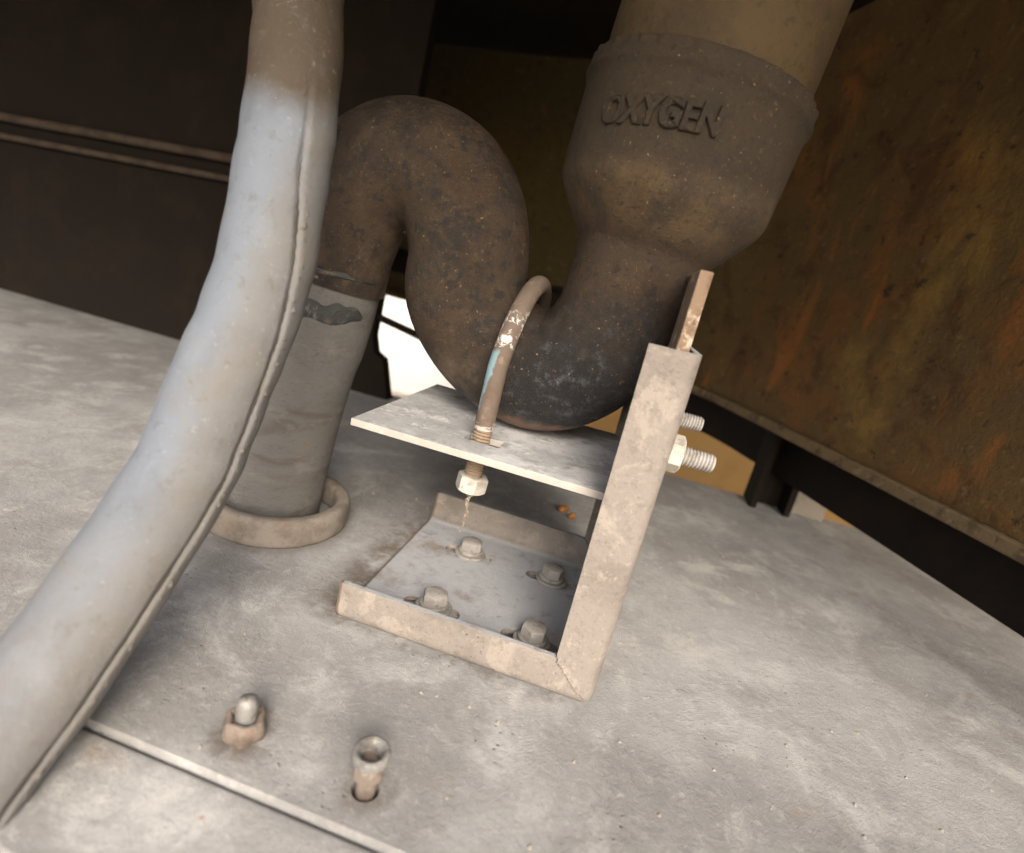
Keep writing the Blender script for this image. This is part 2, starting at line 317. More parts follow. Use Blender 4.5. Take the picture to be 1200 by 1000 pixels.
class MB:
    def __init__(s): s.v, s.f = [], []
    def add(s, v, f):
        k = len(s.v); s.v += [Vector(x) for x in v]; s.f += [tuple(i+k for i in q) for q in f]; return s
    def box(s, a, b, M=None):
        x0, y0, z0 = a; x1, y1, z1 = b
        v = [Vector(p) for p in ((x0,y0,z0),(x1,y0,z0),(x1,y1,z0),(x0,y1,z0),(x0,y0,z1),(x1,y0,z1),(x1,y1,z1),(x0,y1,z1))]
        if M: v = [M @ p for p in v]
        return s.add(v, [(0,3,2,1),(4,5,6,7),(0,1,5,4),(1,2,6,5),(2,3,7,6),(3,0,4,7)])
    def rings(s, rings, cap0=True, cap1=True, closed=False):
        n = len(rings[0]); v = [p for r in rings for p in r]; f = []
        k = len(rings)
        for i in range(k if closed else k-1):
            a, b = i*n, ((i+1) % k)*n
            for j in range(n):
                f.append((a+j, a+(j+1) % n, b+(j+1) % n, b+j))
        if not closed:
            if cap0: f.append(tuple(range(n))[::-1])
            if cap1: f.append(tuple((k-1)*n+j for j in range(n)))
        return s.add(v, f)
    def lathe(s, prof, seg=48, M=None, closed=False):
        rs = []
        for r, z in prof:
            ring = [Vector((r*math.cos(2*PI*j/seg), r*math.sin(2*PI*j/seg), z)) for j in range(seg)]
            rs.append([M @ p for p in ring] if M else ring)
        return s.rings(rs, closed=closed)
    def prism(s, outer, holes, z0, z1, M=None):
        loops = [[Vector((x, y, 0)) for x, y in outer]] + [[Vector((x, y, 0)) for x, y in h] for h in holes]
        flat = [p for l in loops for p in l]; n = len(flat)
        tri = tessellate_polygon(loops)
        v = [Vector((p.x, p.y, z0)) for p in flat] + [Vector((p.x, p.y, z1)) for p in flat]
        f = [tuple(t) for t in tri] + [tuple(i+n for i in reversed(t)) for t in tri]
        k = 0
        for l in loops:
            m = len(l)
            for j in range(m): f.append((k+j, k+(j+1) % m, n+k+(j+1) % m, n+k+j))
            k += m
        if M: v = [M @ p for p in v]
        return s.add(v, f)
    def make(s, name, mat, parent=None, origin=None, **k):
        if origin is None: origin = parent['base'] if parent is not None else (0, 0, 0)
        return obj(name, s.v, s.f, mat, parent, origin, **k)
def spline(P, n):
    P = [Vector(p) for p in P]; Q = [2*P[0]-P[1]] + P + [2*P[-1]-P[-2]]; out = []
    for i in range(1, len(Q)-2):
        a, b, c, d = Q[i-1:i+3]
        for k in range(n):
            t = k/n; out.append(0.5*(2*b + (c-a)*t + (2*a-5*b+4*c-d)*t*t + (3*b-a-3*c+d)*t**3))
    out.append(P[-1]); return out
def frames(P, ref):
    out = []; ref = Vector(ref)
    for i, p in enumerate(P):
        t = (P[min(i+1, len(P)-1)] - P[max(i-1, 0)]).normalized()
        n = (ref - t*ref.dot(t)).normalized(); b = t.cross(n); out.append((p, t, n, b))
    return out
def tube(mb, P, r, seg=24, ref=(0, 0, 1), cap=True):
    rs = []
    for i, (p, t, n, b) in enumerate(frames(P, ref)):
        rr = r[i] if isinstance(r, (list, tuple)) else (r(i/(len(P)-1)) if callable(r) else r)
        rs.append([p + rr*(n*math.cos(2*PI*j/seg) + b*math.sin(2*PI*j/seg)) for j in range(seg)])
    return mb.rings(rs, cap, cap)
def place(loc, axis=(0, 0, 1), spin=0):
    q = Vector((0, 0, 1)).rotation_difference(Vector(axis).normalized())
    return Matrix.Translation(loc) @ q.to_matrix().to_4x4() @ Matrix.Rotation(spin, 4, 'Z')
def thread(mb, M, r, z0, z1, pitch=0.0019, depth=0.0011, seg=24, tip=True):
    n = int((z1-z0)/pitch*10); rs = []
    for i in range(n+1):
        z = z0 + (z1-z0)*i/n; ring = []
        for j in range(seg):
            ph = (z/pitch + j/seg) % 1.0; tri = 1 - abs(2*ph-1)
            rr = r - depth*tri
            if tip and z1-z < 0.0012: rr = min(rr, r - depth - (0.0012-(z1-z))*0.6)
            ring.append(M @ Vector((rr*math.cos(2*PI*j/seg), rr*math.sin(2*PI*j/seg), z)))
        rs.append(ring)
    return mb.rings(rs)
def hexnut(mb, M, af, z0, z1, bore=0.0, top_ch=True, bot_ch=True):
    """hexagon with turned chamfers, as real heads and nuts have"""
    R = af/math.sqrt(3); seg = 48; rs = []
    def hexr(a): 
        a = (a + PI/6) % (PI/3) - PI/6; return af/2/math.cos(a)
    c = (R - af/2)*0.95
    prof = []
    if bore: prof.append((bore, z0))
    prof += [('c', 0.0, z0)] if bot_ch else [('f', 0, z0)]
    for k in range(1, 5): 
        if bot_ch: prof.append(('c', k/4, z0 + c*k/4))
    for k in range(0, 5):
        if top_ch: prof.append(('c', 1-k/4, z1 - c + c*k/4))
    if not top_ch: prof.append(('f', 0, z1))
    if bore: prof += [(bore, z1)]
    for p in prof:
        ring = []
        for j in range(seg):
            a = 2*PI*j/seg
            if p[0] == 'c': rr = min(hexr(a), af/2*0.93 + (R*1.02-af/2*0.93)*p[1]); z = p[2]
            elif p[0] == 'f': rr = hexr(a); z = p[2]
            else: rr, z = p
            ring.append(M @ Vector((rr*math.cos(a), rr*math.sin(a), z)))
        rs.append(ring)
    return mb.rings(rs, closed=bool(bore))
def slot(cx, cy, L, Wd, n=8):
    r = Wd/2; p = []
    for k in range(n+1):
        a = -PI/2 + PI*k/n; p.append((cx + L/2-r + r*math.cos(a), cy + r*math.sin(a)))
    for k in range(n+1):
        a = PI/2 + PI*k/n; p.append((cx - L/2+r + r*math.cos(a), cy + r*math.sin(a)))
    return p
def circle(cx, cy, r, n=28): return [(cx + r*math.cos(2*PI*k/n), cy + r*math.sin(2*PI*k/n)) for k in range(n)]

# ------------------------------------------------------------------ setting
gm = MB(); gm.prism([(-120, -120), (120, -120), (120, 120), (-120, 120)], [], -0.75, -0.70)
tag(gm.make('ground', SAND), kind='structure')
DY = -0.1055
deck = MB()
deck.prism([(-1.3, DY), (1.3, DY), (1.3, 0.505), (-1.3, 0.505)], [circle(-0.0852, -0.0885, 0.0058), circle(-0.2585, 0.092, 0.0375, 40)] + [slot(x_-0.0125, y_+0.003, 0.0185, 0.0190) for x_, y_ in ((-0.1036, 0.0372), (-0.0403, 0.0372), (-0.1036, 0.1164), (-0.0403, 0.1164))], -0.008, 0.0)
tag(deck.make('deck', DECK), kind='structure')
# angle bar along the deck's front edge, slightly lower, with a rounded back
led = MB(); prof = []
for k in range(9):
    a = PI*0.5*k/8; prof.append((-0.004*math.cos(a) , 0.004*math.sin(a)))
pr = [(DY-0.045, -0.012), (DY-0.045, -0.0075), (DY-0.010, -0.0048), (DY-0.004, -0.0030), (DY-0.0015, -0.0036), (DY-0.0008, -0.012)]
led.rings([[Vector((x, y, z)) for y, z in pr] for x in (-1.3, 1.3)])
tag(led.make('deck_edge_bar', DECK, bevel=0.001), kind='structure')
sk = MB(); sk.box((-1.3, DY-0.044, -0.70), (1.3, DY-0.036, -0.0121)); sk.box((-1.3, DY-0.0355, -0.062), (1.3, 0.494, -0.056)); sk.box((-1.3, 0.4945, -0.062), (1.3, 0.5005, -0.0082)); sk.box((-1.3, DY-0.0355, -0.0555), (-1.294, 0.494, -0.0122)); sk.box((1.294, DY-0.0355, -0.0555), (1.3, 0.494, -0.0122))  # front skirt, plus an added closed tray that keeps light from the slots
tag(sk.make('deck_skirt_shade_tray', DARK), kind='structure')
ov = MB(); ov.prism([(-4.0, OV_Y := -0.44), (4.0, OV_Y), (4.0, 1.25), (-4.0, 1.25)], [circle(-0.036, 0.1, 0.062, 40)], 0.60, 0.612)  # unseen slab added overhead, front edge set to shade the upper parts
tag(ov.make('overhead_shade_plate', DARK), kind='structure')

# curved tank shell hanging behind, with a rough flange along its lower edge
tk = thing('tank_shell', (0, 0.6, 0.11), 'rusty brown curved tank wall hanging behind the pipe', 'tank wall')
foot = spline([(-4.0, 1.2, 0), (-0.95, 1.0, 0), (-0.56, 0.93, 0), (-0.25, 0.87, 0), (-0.05, 0.77, 0), (0.087, 0.627, 0), (0.143, 0.516, 0), (0.18, 0.42, 0), (0.225, 0.30, 0), (0.29, 0.12, 0), (0.35, -0.05, 0)], 8)
def shell(d0, d1, z0, z1, xmin=-9):
    mb = MB(); rs = []
    for p, t, n, b in frames(foot, (0, 0, 1)):
        if p.x < xmin: continue
        nn = Vector((t.y, -t.x, 0))           # away from the camera side flips sign below
        rs.append([p + nn*d0 + Vector((0, 0, z0)), p + nn*d1 + Vector((0, 0, z0)), p + nn*d1 + Vector((0, 0, z1)), p + nn*d0 + Vector((0, 0, z1))])
    return mb.rings(rs)
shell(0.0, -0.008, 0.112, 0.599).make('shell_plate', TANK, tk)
shell(0.009, -0.0079, 0.100, 0.1115).make('rim_flange', RIM, tk, bevel=0.002)
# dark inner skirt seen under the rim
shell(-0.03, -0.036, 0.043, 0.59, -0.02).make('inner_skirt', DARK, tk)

# ochre house wall out in the open, seen through the right gap
fw = MB(); fw.box((-0.40, 1.60, -0.70), (3.5, 1.75, 2.6))
ww = MB(); ww.box((-9, 3.2, -0.70), (-0.7, 3.4, 4.0))  # second wall is added, its white standing in for blown-out daylight
tag(fw.make('ochre_wall', OCHRE), 'plain ochre wall seen through the gap under the tank', 'wall')
tag(ww.make('daylight_wall', WHITE), 'added white wall standing in for bright daylight past the dark gusset', 'wall')
# slanted gusset behind the standpipe
gs = MB(); gs.prism([(-4.0, 0.001), (-0.334, 0.001), (-0.350, 0.055), (-0.364, 0.062), (-0.371, 0.085), (-0.360, 0.59), (-4.0, 0.59)], [], 0, 0.02,
    Matrix.Translation((0, 0.485, 0)) @ Matrix.Rotation(PI/2, 4, 'X'))
tag(gs.make('gusset_plate', DARK, bevel=0.001), 'dark gusset plate with a stepped edge behind the standpipe', 'gusset plate')
br = MB(); tube(br, [Vector((-0.40, 0.475, 0.115)), Vector((-0.12, 0.475, 0.066))], 0.0052, 12)
tag(br.make('steel_bar', DARK), 'thin dark bar crossing the bright opening behind the pipe', 'bar')
cl = MB()
cl.box((0.166, 0.46, 0.0005), (0.174, 0.504, 0.30)); cl.box((0.1741, 0.492, 0.0005), (0.207, 0.504, 0.30)); cl.box((0.2071, 0.46, 0.0005), (0.215, 0.504, 0.30))
tag(cl.make('support_column', DARK, bevel=0.001), 'dark channel column standing at the back edge of the deck', 'column')
c2 = MB(); c2.box((0.2155, 0.485, 0.0005), (0.262, 0.50, 0.20))
tag(c2.make('back_stiffener', GREYST, bevel=0.001), 'dusty grey upright flat plate beside the dark column', 'plate')
bm_ = MB(); bm_.box((-1.2, 0.62, 0.168), (0.03, 0.64, 0.20)); bm_.box((-1.2, 0.60, 0.2001), (0.03, 0.64, 0.206))
tag(bm_.make('cross_beam', DARK, bevel=0.001), 'dark cross beam in the shadow above the bright opening', 'beam')
for i, (z, y, r) in enumerate(((0.262, 0.455, 0.006), (0.236, 0.455, 0.0045))):
    rb = MB(); tube(rb, [Vector((-1.3, y, z-0.02)), Vector((-0.42, y, z+0.012))], r, 14)
    tag(rb.make('conduit', CONDUIT), ['upper of two thin conduits in the dark left of the hose', 'lower of two thin conduits in the dark left of the hose'][i], 'conduit', 'conduits in the dark behind the hose')

# ------------------------------------------------------------------ the oxygen pipe
base = (-0.2555, 0.092, 0.0)
op = thing('oxygen_pipe', base, 'dark S-bent pipe widening into a bell with the raised word OXYGEN', 'pipe')
Yp = 0.100
RT = 0.0385
path = spline([(-0.2405, Yp, 0.176), (-0.2392, Yp, 0.186), (-0.2368, Yp, 0.206), (-0.2275, Yp, 0.2355), (-0.2095, Yp, 0.2530), (-0.1900, Yp, 0.2585), (-0.1685, Yp, 0.2525), (-0.1535, Yp, 0.2360), (-0.1455, Yp, 0.2120), (-0.1428, Yp, 0.1880), (-0.1240, Yp, 0.1665), (-0.1000, Yp, 0.1545), (-0.0770, Yp, 0.1540), (-0.0570, Yp, 0.1680), (-0.0455, Yp, 0.1900), (-0.0420, Yp, 0.2130), (-0.0406, Yp, 0.2340), (-0.0399, Yp, 0.2440)], 6)
mb = MB(); tube(mb, path, RT, 64, (0, -1, 0)); mb.make('bent_tube', PIPE, op)
# lower standpipe: slightly bent, with a swollen sleeve at its top
sp_ = spline([(-0.2588, 0.092, -0.05), (-0.2585, 0.092, 0.0), (-0.2545, 0.094, 0.05), (-0.2500, 0.097, 0.10), (-0.2450, 0.099, 0.14), (-0.2405, 0.100, 0.180)], 8)
def rad(t):
    return 0.0366 + 0.0006*math.sin(t*9) - 0.0012*t + (0.0010 if t > 0.76 else 0.0010*max(0, (t-0.70)/0.06))
mb = MB(); tube(mb, sp_, rad, 56, (0, -1, 0)); mb.make('standpipe', STAND, op)
# torn bitumen tape round the joint
mb = MB(); rs = []
fr = frames(sp_, (0, -1, 0)); 
def at_t(P, z):
    k = min(range(len(P)), key=lambda i: abs(P[i].z - z)); return P[k]
seg = 90; grid = []
for i in range(9):
    row = []
    for j in range(seg+1):
        a = -1.75 + 3.10*j/seg        # wraps the front from left to right
        wv = 0.0016*math.sin(a*7)+0.0012*math.sin(a*17+1)
        taper = min(1, (seg-j)/10)**0.5*(0.85+0.15*math.sin(a*9+1))
        z = 0.1580 + wv*0.5 + (i/8-0.5)*(0.0150 + wv)*max(0.08, taper)
        cxx = -0.2428 + (z-0.158)*0.11; lump = 0.0006 + 0.0009*math.sin(i/8*PI)*(0.5+0.5*math.sin(a*5+2)) 
        e = 0 if i in (0, 8) or j in (0, seg) else lump
        rr = 0.0368 + e
        row.append(Vector((cxx + rr*math.sin(a), 0.099 - rr*math.cos(a), z)))
    grid.append(row)
v = [p for r in grid for p in r]; n1 = seg+1
mb.add(v, [(i*n1+j, i*n1+j+1, (i+1)*n1+j+1, (i+1)*n1+j) for i in range(8) for j in range(seg)])
mb.make('tape_wrap', TAPE, op, angle=180)
mb = MB(); grid = []
for i in range(7):                       # scrap of the same tape in a wedge above the joint
    row = []
    for j in range(seg+1):
        a = -1.6 + 2.95*j/seg; h_ = 0.0105*max(0.06, (1 - j/seg))**0.8 + 0.0008*math.sin(a*11)
        z = 0.1815 - 0.0006*a + (i/6)*h_; e = -0.0006 if i in (0, 6) or j in (0, seg) else 0.0006 + 0.0004*math.sin(a*9+i)
        rr = 0.0392 + e; row.append(Vector((-0.2397 + (z-0.184)*0.10 + rr*math.sin(a), 0.100 - rr*math.cos(a), z)))
    grid.append(row)
v = [p for r in grid for p in r]
mb.add(v, [(i*n1+j, i*n1+j+1, (i+1)*n1+j+1, (i+1)*n1+j) for i in range(6) for j in range(seg)])
mb.make('tape_wrap', TAPE, op, angle=180)
# joint ring above the sleeve
mb = MB(); mb.lathe([(0.0362, -0.001), (0.0380, 0.0000), (0.0388, 0.0010), (0.0388, 0.0022), (0.0381, 0.0031), (0.0362, 0.0036)], 56, place((-0.2409, 0.100, 0.1785), (0.1, 0, 1)))
mb.make('joint_ring', STAND, op)
# bell
BT = 0.080
BM = place((-0.0408, Yp, 0.236), (BT, 0, 1))
mb = MB()
prof = [(0.0380, -0.014), (0.03845, -0.008), (0.0389, -0.002), (0.0398, 0.001), (0.0410, 0.0032), (0.0430, 0.0056), (0.0460, 0.0092), (0.0500, 0.0143), (0.0540, 0.0197), (0.0572, 0.0243), (0.0590, 0.0272), (0.0600, 0.0294), (0.0607, 0.0318), (0.0611, 0.0345), (0.0614, 0.0400), (0.0617, 0.0520), (0.0620, 0.0680), (0.0622, 0.0765), (0.0626, 0.0790), (0.0633, 0.0808), (0.0640, 0.0820), (0.0643, 0.0832), (0.0641, 0.0845), (0.0635, 0.0860), (0.0628, 0.0888), (0.0626, 0.0912), (0.0622, 0.0922), (0.0610, 0.0928), (0.0590, 0.0929)]
rings = []; seg = 192
for r, z in prof:
    rg = []
    for j in range(seg):
        a = 2*PI*j/seg; rough = (0.0003*math.sin(a*23+1)+0.0004*math.sin(a*41)+0.0003*math.sin(a*67)) if z > 0.0880 else 0.0002*math.sin(a*5)
        rg.append(BM @ Vector(((r+rough)*math.cos(a), (r+rough)*math.sin(a), z)))
    rings.append(rg)
mb.rings(rings); bell = mb.make('bell', BELL, op, origin=(-0.0408, Yp, 0.236), angle=50)
mb = MB(); mb.lathe([(0.0570, 0.0930), (0.0575, 0.105), (0.0575, 0.60)], 64, BM); mb.make('upper_pipe', UPPER, op)
# raised lettering bent round the bell
tc = bpy.data.curves.new('lettering', 'FONT'); tc.body = 'OXYGEN'; tc.size = 0.0200; tc.extrude = 0.0011; tc.bevel_depth = 0.0005; tc.bevel_resolution = 1; tc.space_character = 1.0; tc.offset = 0.0005
to = bpy.data.objects.new('lettering', tc); C.objects.link(to); bpy.context.view_layer.update()
tm = bpy.data.meshes.new_from_object(to.evaluated_get(bpy.context.evaluated_depsgraph_get())); bpy.data.objects.remove(to)
xs = [q.co.x for q in tm.vertices]; x0, x1 = min(xs), max(xs); ys = [q.co.y for q in tm.vertices]; hh = max(ys)
bmt = bmesh.new(); bmt.from_mesh(tm)
bmesh.ops.subdivide_edges(bmt, edges=[e for e in bmt.edges if e.calc_length() > 0.003], cuts=3, use_grid_fill=False)
rnd0 = random.Random(21)
PH0, PH1, ZB, CAPH = math.radians(-41), math.radians(14.5), 0.0515, 0.0130
for q in bmt.verts:
    u = (q.co.x-x0)/(x1-x0); vv = q.co.y/hh*CAPH; ph = PH0 + (PH1-PH0)*u
    z = ZB + vv + 0.0048*u + rnd0.uniform(-0.00018, 0.00018); rr = 0.06165 + (z-0.05)*0.02 + max(-0.0006, min(0.0016, q.co.z))*1.15 + rnd0.uniform(-0.00022, 0.00018)
    q.co = BM @ Vector((rr*math.sin(ph), -rr*math.cos(ph), z))
lv = [q.co.copy() for q in bmt.verts]; bmt.verts.index_update(); lf = [tuple(q.index for q in f.verts) for f in bmt.faces]; bmt.free()
obj('lettering', lv, lf, BELL, bell, bell['base'], angle=60)

# collar on the deck round the standpipe
mb = MB(); pr = []
for k in range(28):
    a = 2*PI*k/28; ca, sa = math.cos(a), math.sin(a); e = 0.62
    pr.append((0.0461 + 0.0055*math.copysign(abs(ca)**e, ca), 0.0106 + 0.0105*math.copysign(abs(sa)**e, sa)))
mb.lathe(pr, 72, place((-0.247, 0.086, 0.0002)), closed=True)
tag(mb.make('pipe_collar', COLLAR, origin=(-0.247, 0.086, 0)), 'thick rounded steel ring lying on the deck round the foot of the pipe', 'ring')

# ------------------------------------------------------------------ bracket
bk = thing('pipe_bracket', (0, 0.08, 0), 'L-shaped steel channel bracket with a shelf carrying the bent pipe', 'bracket')
Hh, Dp, T, Hp, Wb = 0.0247, 0.1614, 0.0030, 0.193, 0.150
ro = 0.0080; ri = ro - T + 0.004
def chan():
    """open cross-section: y across, d = height off the web, as outer then inner outline"""
    o = [(0, Hh)]
    for k in range(7):
        a = PI + PI/2*k/6; o.append((ro + ro*math.cos(a), ro + ro*math.sin(a)))
    for k in range(7):
        a = 1.5*PI + PI/2*k/6; o.append((Dp-ro + ro*math.cos(a), ro + ro*math.sin(a)))
    o += [(Dp, Hh)]
    i = [(Dp-T, Hh)]
    r2 = 0.011
    for k in range(7):
        a = -PI/2*k/6; i.append((Dp-T-r2 + r2*math.cos(a), T+r2 + r2*math.sin(a)))
    for k in range(7):
        a = -PI/2 - PI/2*k/6; i.append((T+r2 + r2*math.cos(a), T+r2 + r2*math.sin(a)))
    i += [(T, Hh)]
    return o + i
prf = chan()
SL = [(-0.1036, 0.0372), (-0.0403, 0.0372), (-0.1036, 0.1164), (-0.0403, 0.1164)]
def cutters():
    cm = MB()
    for cx, cy in SL: cm.prism(slot(cx - 0.0010, cy, 0.0365, 0.0116), [], -0.01, 0.03)
    return cm
def boolean(o, cm):
    c = cm.make('cutter', DECK); c.location = (0, 0, 0)
    md = o.modifiers.new('slots', 'BOOLEAN'); md.operation = 'DIFFERENCE'; md.object = c; md.solver = 'EXACT'
    bpy.context.view_layer.update()
    me = bpy.data.meshes.new_from_object(o.evaluated_get(bpy.context.evaluated_depsgraph_get()))
    o.modifiers.clear(); old = o.data; o.data = me; me.name = old.name; bpy.data.objects.remove(c)
    if not me.materials: me.materials.append(old.materials[0])
    for p in me.polygons: p.use_smooth = True
    me.set_sharp_from_angle(angle=math.radians(30))
g = 0.0004
bc = MB(); 
RC = 0.0065
def heel(y, d, th, sx, sz):
    if d < RC: return Vector((-RC + (RC-d)*math.sin(th) - sx, y, RC - (RC-d)*math.cos(th) + sz))
    return Vector((-d - sx, y, d + sz))
bc.rings([[Vector((-Wb, y, d)) for y, d in prf]] + [[heel(y, d, PI/4*k/4, g, 0) for y, d in prf] for k in range(5)])
bch = bc.make('base_channel', BRACKET, bk); boolean(bch, cutters())
b = bch.modifiers.new('edge', 'BEVEL'); b.width = 0.0007; b.segments = 2; b.limit_method = 'ANGLE'; b.angle_limit = math.radians(50)
pc = MB(); pc.rings([[heel(y, d, PI/4 + PI/4*k/4, 0, g) for y, d in prf] for k in range(5)] + [[Vector((-d, y, Hp)) for y, d in prf]])
pc.make('post_channel', BRACKET, bk, bevel=0.0007)
# weld along the mitre
wl = MB(); P = []
for k in range(40):
    t = k/39; d = Hh - 0.001 - (Hh-0.009)*t; P.append(Vector((-d + 0.0002*math.sin(k*1.7), -0.00005, d + 0.0003*math.sin(k*2.3))))
tube(wl, P, lambda t: 0.0010 + 0.00030*math.sin(t*60) + 0.00015*math.sin(t*23) , 10, (0, -1, 0)); wl.make('weld_bead', BRACKET, bk)
# shelf with the U-bolt holes
ZS = 0.1123; TS = 0.0042
sh = MB(); sx0, sx1, sy0, sy1 = -0.1690, -0.0112, 0.020, 0.1605
hole = [(-0.1088, 0.0430), (-0.0885, 0.0430), (-0.0880, 0.0435), (-0.0880, 0.0570), (-0.0885, 0.0575), (-0.1088, 0.0575), (-0.1094, 0.055), (-0.1094, 0.045)]
sh.prism([(sx0, sy0), (sx1, sy0), (sx1, sy1), (sx0, sy1)], [hole, [(x, y+0.1) for x, y in hole]], ZS-TS, ZS)
sh.make('shelf_plate', SHELF, bk, bevel=0.0005)
bp = MB(); bp.box((-0.0111, sy0, 0.075), (-0.0048, sy1, 0.2300)); bp.make('backing_plate', RUSTPLATE, bk, bevel=0.0006)
for yy, zz in ((0.060, 0.1335), (0.140, 0.1396)):
    M = place((0.0, yy, zz), (1, 0, 0), 0.35)
    st = MB(); thread(st, M, 0.0058, -0.016, 0.0305); s_ = st.make('stud', STUD, bk, origin=(0, yy, zz))
    nu = MB(); hexnut(nu, M, 0.0190, 0.0024, 0.0125, bore=0.0056); nu.make('hex_nut', ZINC, bk, origin=(0, yy, zz))
    wa = MB(); wa.lathe([(0.0062, 0.0003), (0.0112, 0.0003), (0.0112, 0.0022), (0.0062, 0.0022)], 36, M, closed=True); wa.make('washer', ZINC, bk, origin=(0, yy, zz))

# four bolts through the base slots
gb = 'hex bolts through the slots of the bracket base'
labs = ['hex bolt beside the front lip, at the free end of the bracket base', 'hex bolt in the front corner beside the mitred foot of the post',
        'rear hex bolt directly below the hanging twine', 'rear hex bolt closest to the post, by the back lip']
proto = thing('hex_bolt', (0, 0, T), labs[0], 'bolt', gb)
Z = Matrix.Translation((0, 0, T))
w = MB(); w.lathe([(0.003, 0.0002), (0.0111, 0.0002), (0.0115, 0.0006), (0.0115, 0.0016), (0.0109, 0.0021), (0.003, 0.0021)], 40, Z); w.make('washer', BOLT, proto, origin=(0, 0, T))
w = MB(); w.lathe([(0.003, 0.00215), (0.0087, 0.00215), (0.0092, 0.0026), (0.0092, 0.0041), (0.0086, 0.0047), (0.003, 0.0046)], 40, Z); w.make('spring_washer', BOLT, proto, origin=(0, 0, T))
w = MB(); hexnut(w, Z, 0.0141, 0.00475, 0.0114, bot_ch=False); w.make('bolt_head', BOLT, proto, origin=(0, 0, T))
w = MB(); w.lathe([(0.0044, -0.0025), (0.0044, 0.0047)], 24, Z); w.make('shank', BOLT, proto, origin=(0, 0, T))
for i, (x, y) in enumerate(SL):
    if i == 0: r = proto
    else:
        r = proto.copy(); C.objects.link(r)
        for ch in proto.children:
            c = ch.copy(); C.objects.link(c); c.parent = r
    r.location = (x, y, T); r['label'] = labs[i]; r.rotation_euler = (0, 0, (0.35, 0.95, 0.15, 0.7)[i])

# ------------------------------------------------------------------ U-bolt, loose nut, twine
ub = thing('u_bolt', (-0.1005, 0.05, 0.085), 'rusty U-bolt clamping the lower bend, flecked with pale blue paint', 'u-bolt')
UX = lambda z: -0.1005 + 0.00*(z-0.11)
pts = [Vector((UX(0.12), 0.05, 0.119)), Vector((UX(0.14), 0.05, 0.140))]
zc, ru = 0.1555, 0.0500
for k in range(0, 33):
    a = PI*k/32; pts.append(Vector((-0.1005 + 0.004*math.sin(a), 0.10 - ru*math.cos(a), zc + ru*math.sin(a))))
pts += [Vector((-0.1005, 0.15, 0.14)), Vector((-0.1005, 0.15, 0.119))]
r = MB(); tube(r, pts, 0.0058, 28, (1, 0, 0)); r.make('rod', ROD, ub)
for yy in (0.05, 0.15):
    t_ = MB(); thread(t_, place((-0.1005, yy, 0.0)), 0.0057, 0.0805, 0.1189, tip=False); t_.make('threaded_end', THREAD, ub)
    n_ = MB(); hexnut(n_, place((-0.1005, yy, 0.0795), (0.05, 0.02, 1), 0.5), 0.0166, 0.0, 0.0105, bore=0.0055); n_.make('hex_nut', ZINC, ub)
tw = MB(); cl_ = spline([(-0.1000, 0.0475, 0.0810), (-0.0985, 0.0470, 0.0775), (-0.1000, 0.047, 0.0735), (-0.0985, 0.047, 0.0680), (-0.0992, 0.047, 0.0625), (-0.0990, 0.047, 0.0575), (-0.1003, 0.0465, 0.0530)], 9)
for ph in (0, PI):
    st = []
    for i, p in enumerate(cl_):
        a = i*0.75 + ph; q = 0.0009*(1 - 0.6*i/len(cl_)) * (1 + 0.5*math.sin(i*0.9))
        st.append(p + Vector((q*math.cos(a), q*math.sin(a), 0.0004*math.sin(i*2.1))))
    tube(tw, st, lambda t: 0.00052*(1-0.5*t), 7, (0, 1, 0))
rnd = random.Random(9)
for k in range(9):
    p = cl_[rnd.randrange(8, len(cl_)-3)]; d = Vector((rnd.uniform(-1, 1), rnd.uniform(-0.6, 0.3), rnd.uniform(-1.2, 0.1)))*0.0035
    tube(tw, spline([p, p + d*0.5 + Vector((rnd.uniform(-1, 1), 0, rnd.uniform(-1, 1)))*0.0006, p + d], 4), lambda t: 0.00018*(1-0.6*t), 5, (0, 1, 0))
tag(tw.make('twine', TWINE, origin=(-0.1, 0.0475, 0.085)), 'short frayed twist of twine hanging below the loose nut', 'twine')

# ------------------------------------------------------------------ hose in the foreground
hs = thing('rubber_hose', (-0.2035, -0.06, 0.0927), 'thick dusty grey hose with a cracked seam curving down in the foreground', 'hose')
hp = spline([(-0.2620, 0.0600, 0.4100), (-0.2440, 0.0400, 0.3550), (-0.2318, 0.0219, 0.3111), (-0.2220, 0.0106, 0.2902), (-0.2103, -0.0055, 0.2501), (-0.2052, -0.0145, 0.2252), (-0.1993, -0.0261, 0.1899), (-0.1981, -0.0366, 0.1614), (-0.1992, -0.0459, 0.1389), (-0.1999, -0.0558, 0.1140), (-0.2009, -0.0642, 0.0948), (-0.2035, -0.0865, 0.0635), (-0.2060, -0.1150, 0.0300), (-0.2110, -0.1460, -0.0050), (-0.222, -0.19, -0.08), (-0.23, -0.22, -0.2), (-0.24, -0.24, -0.69)], 10)
RH = 0.0206
hf = frames(hp, (0.0, -1, 0))
def hang(i): 
    p = hp[i]; t = min(1, max(0, (0.225 - p.z)/0.09)); return math.radians(56 + 27*t)
rings = []; NS = 150
for i, (p, t, n, b) in enumerate(hf):
    # n faces the camera; side vector pointing right in the picture
    sd_ = b if b.x > 0 else -b
    rg = []
    for j in range(NS):
        a = 2*PI*j/NS; d = abs((a - hang(i) + PI) % (2*PI) - PI)
        fade = min(1, max(0, (0.262-p.z)/0.03)); dd = (a - hang(i) + PI) % (2*PI) - PI
        dep = fade*(0.0013*max(0, 1 - d/0.10) - (0.0008*min(1, dd/0.06)*max(0, 1-dd/1.1) if dd > 0 else 0))
        rr = RH - dep + 0.00025*math.sin(i*0.7 + 2*a)
        rg.append(p + rr*(n*math.cos(a) + sd_*math.sin(a)))
    rings.append(rg)
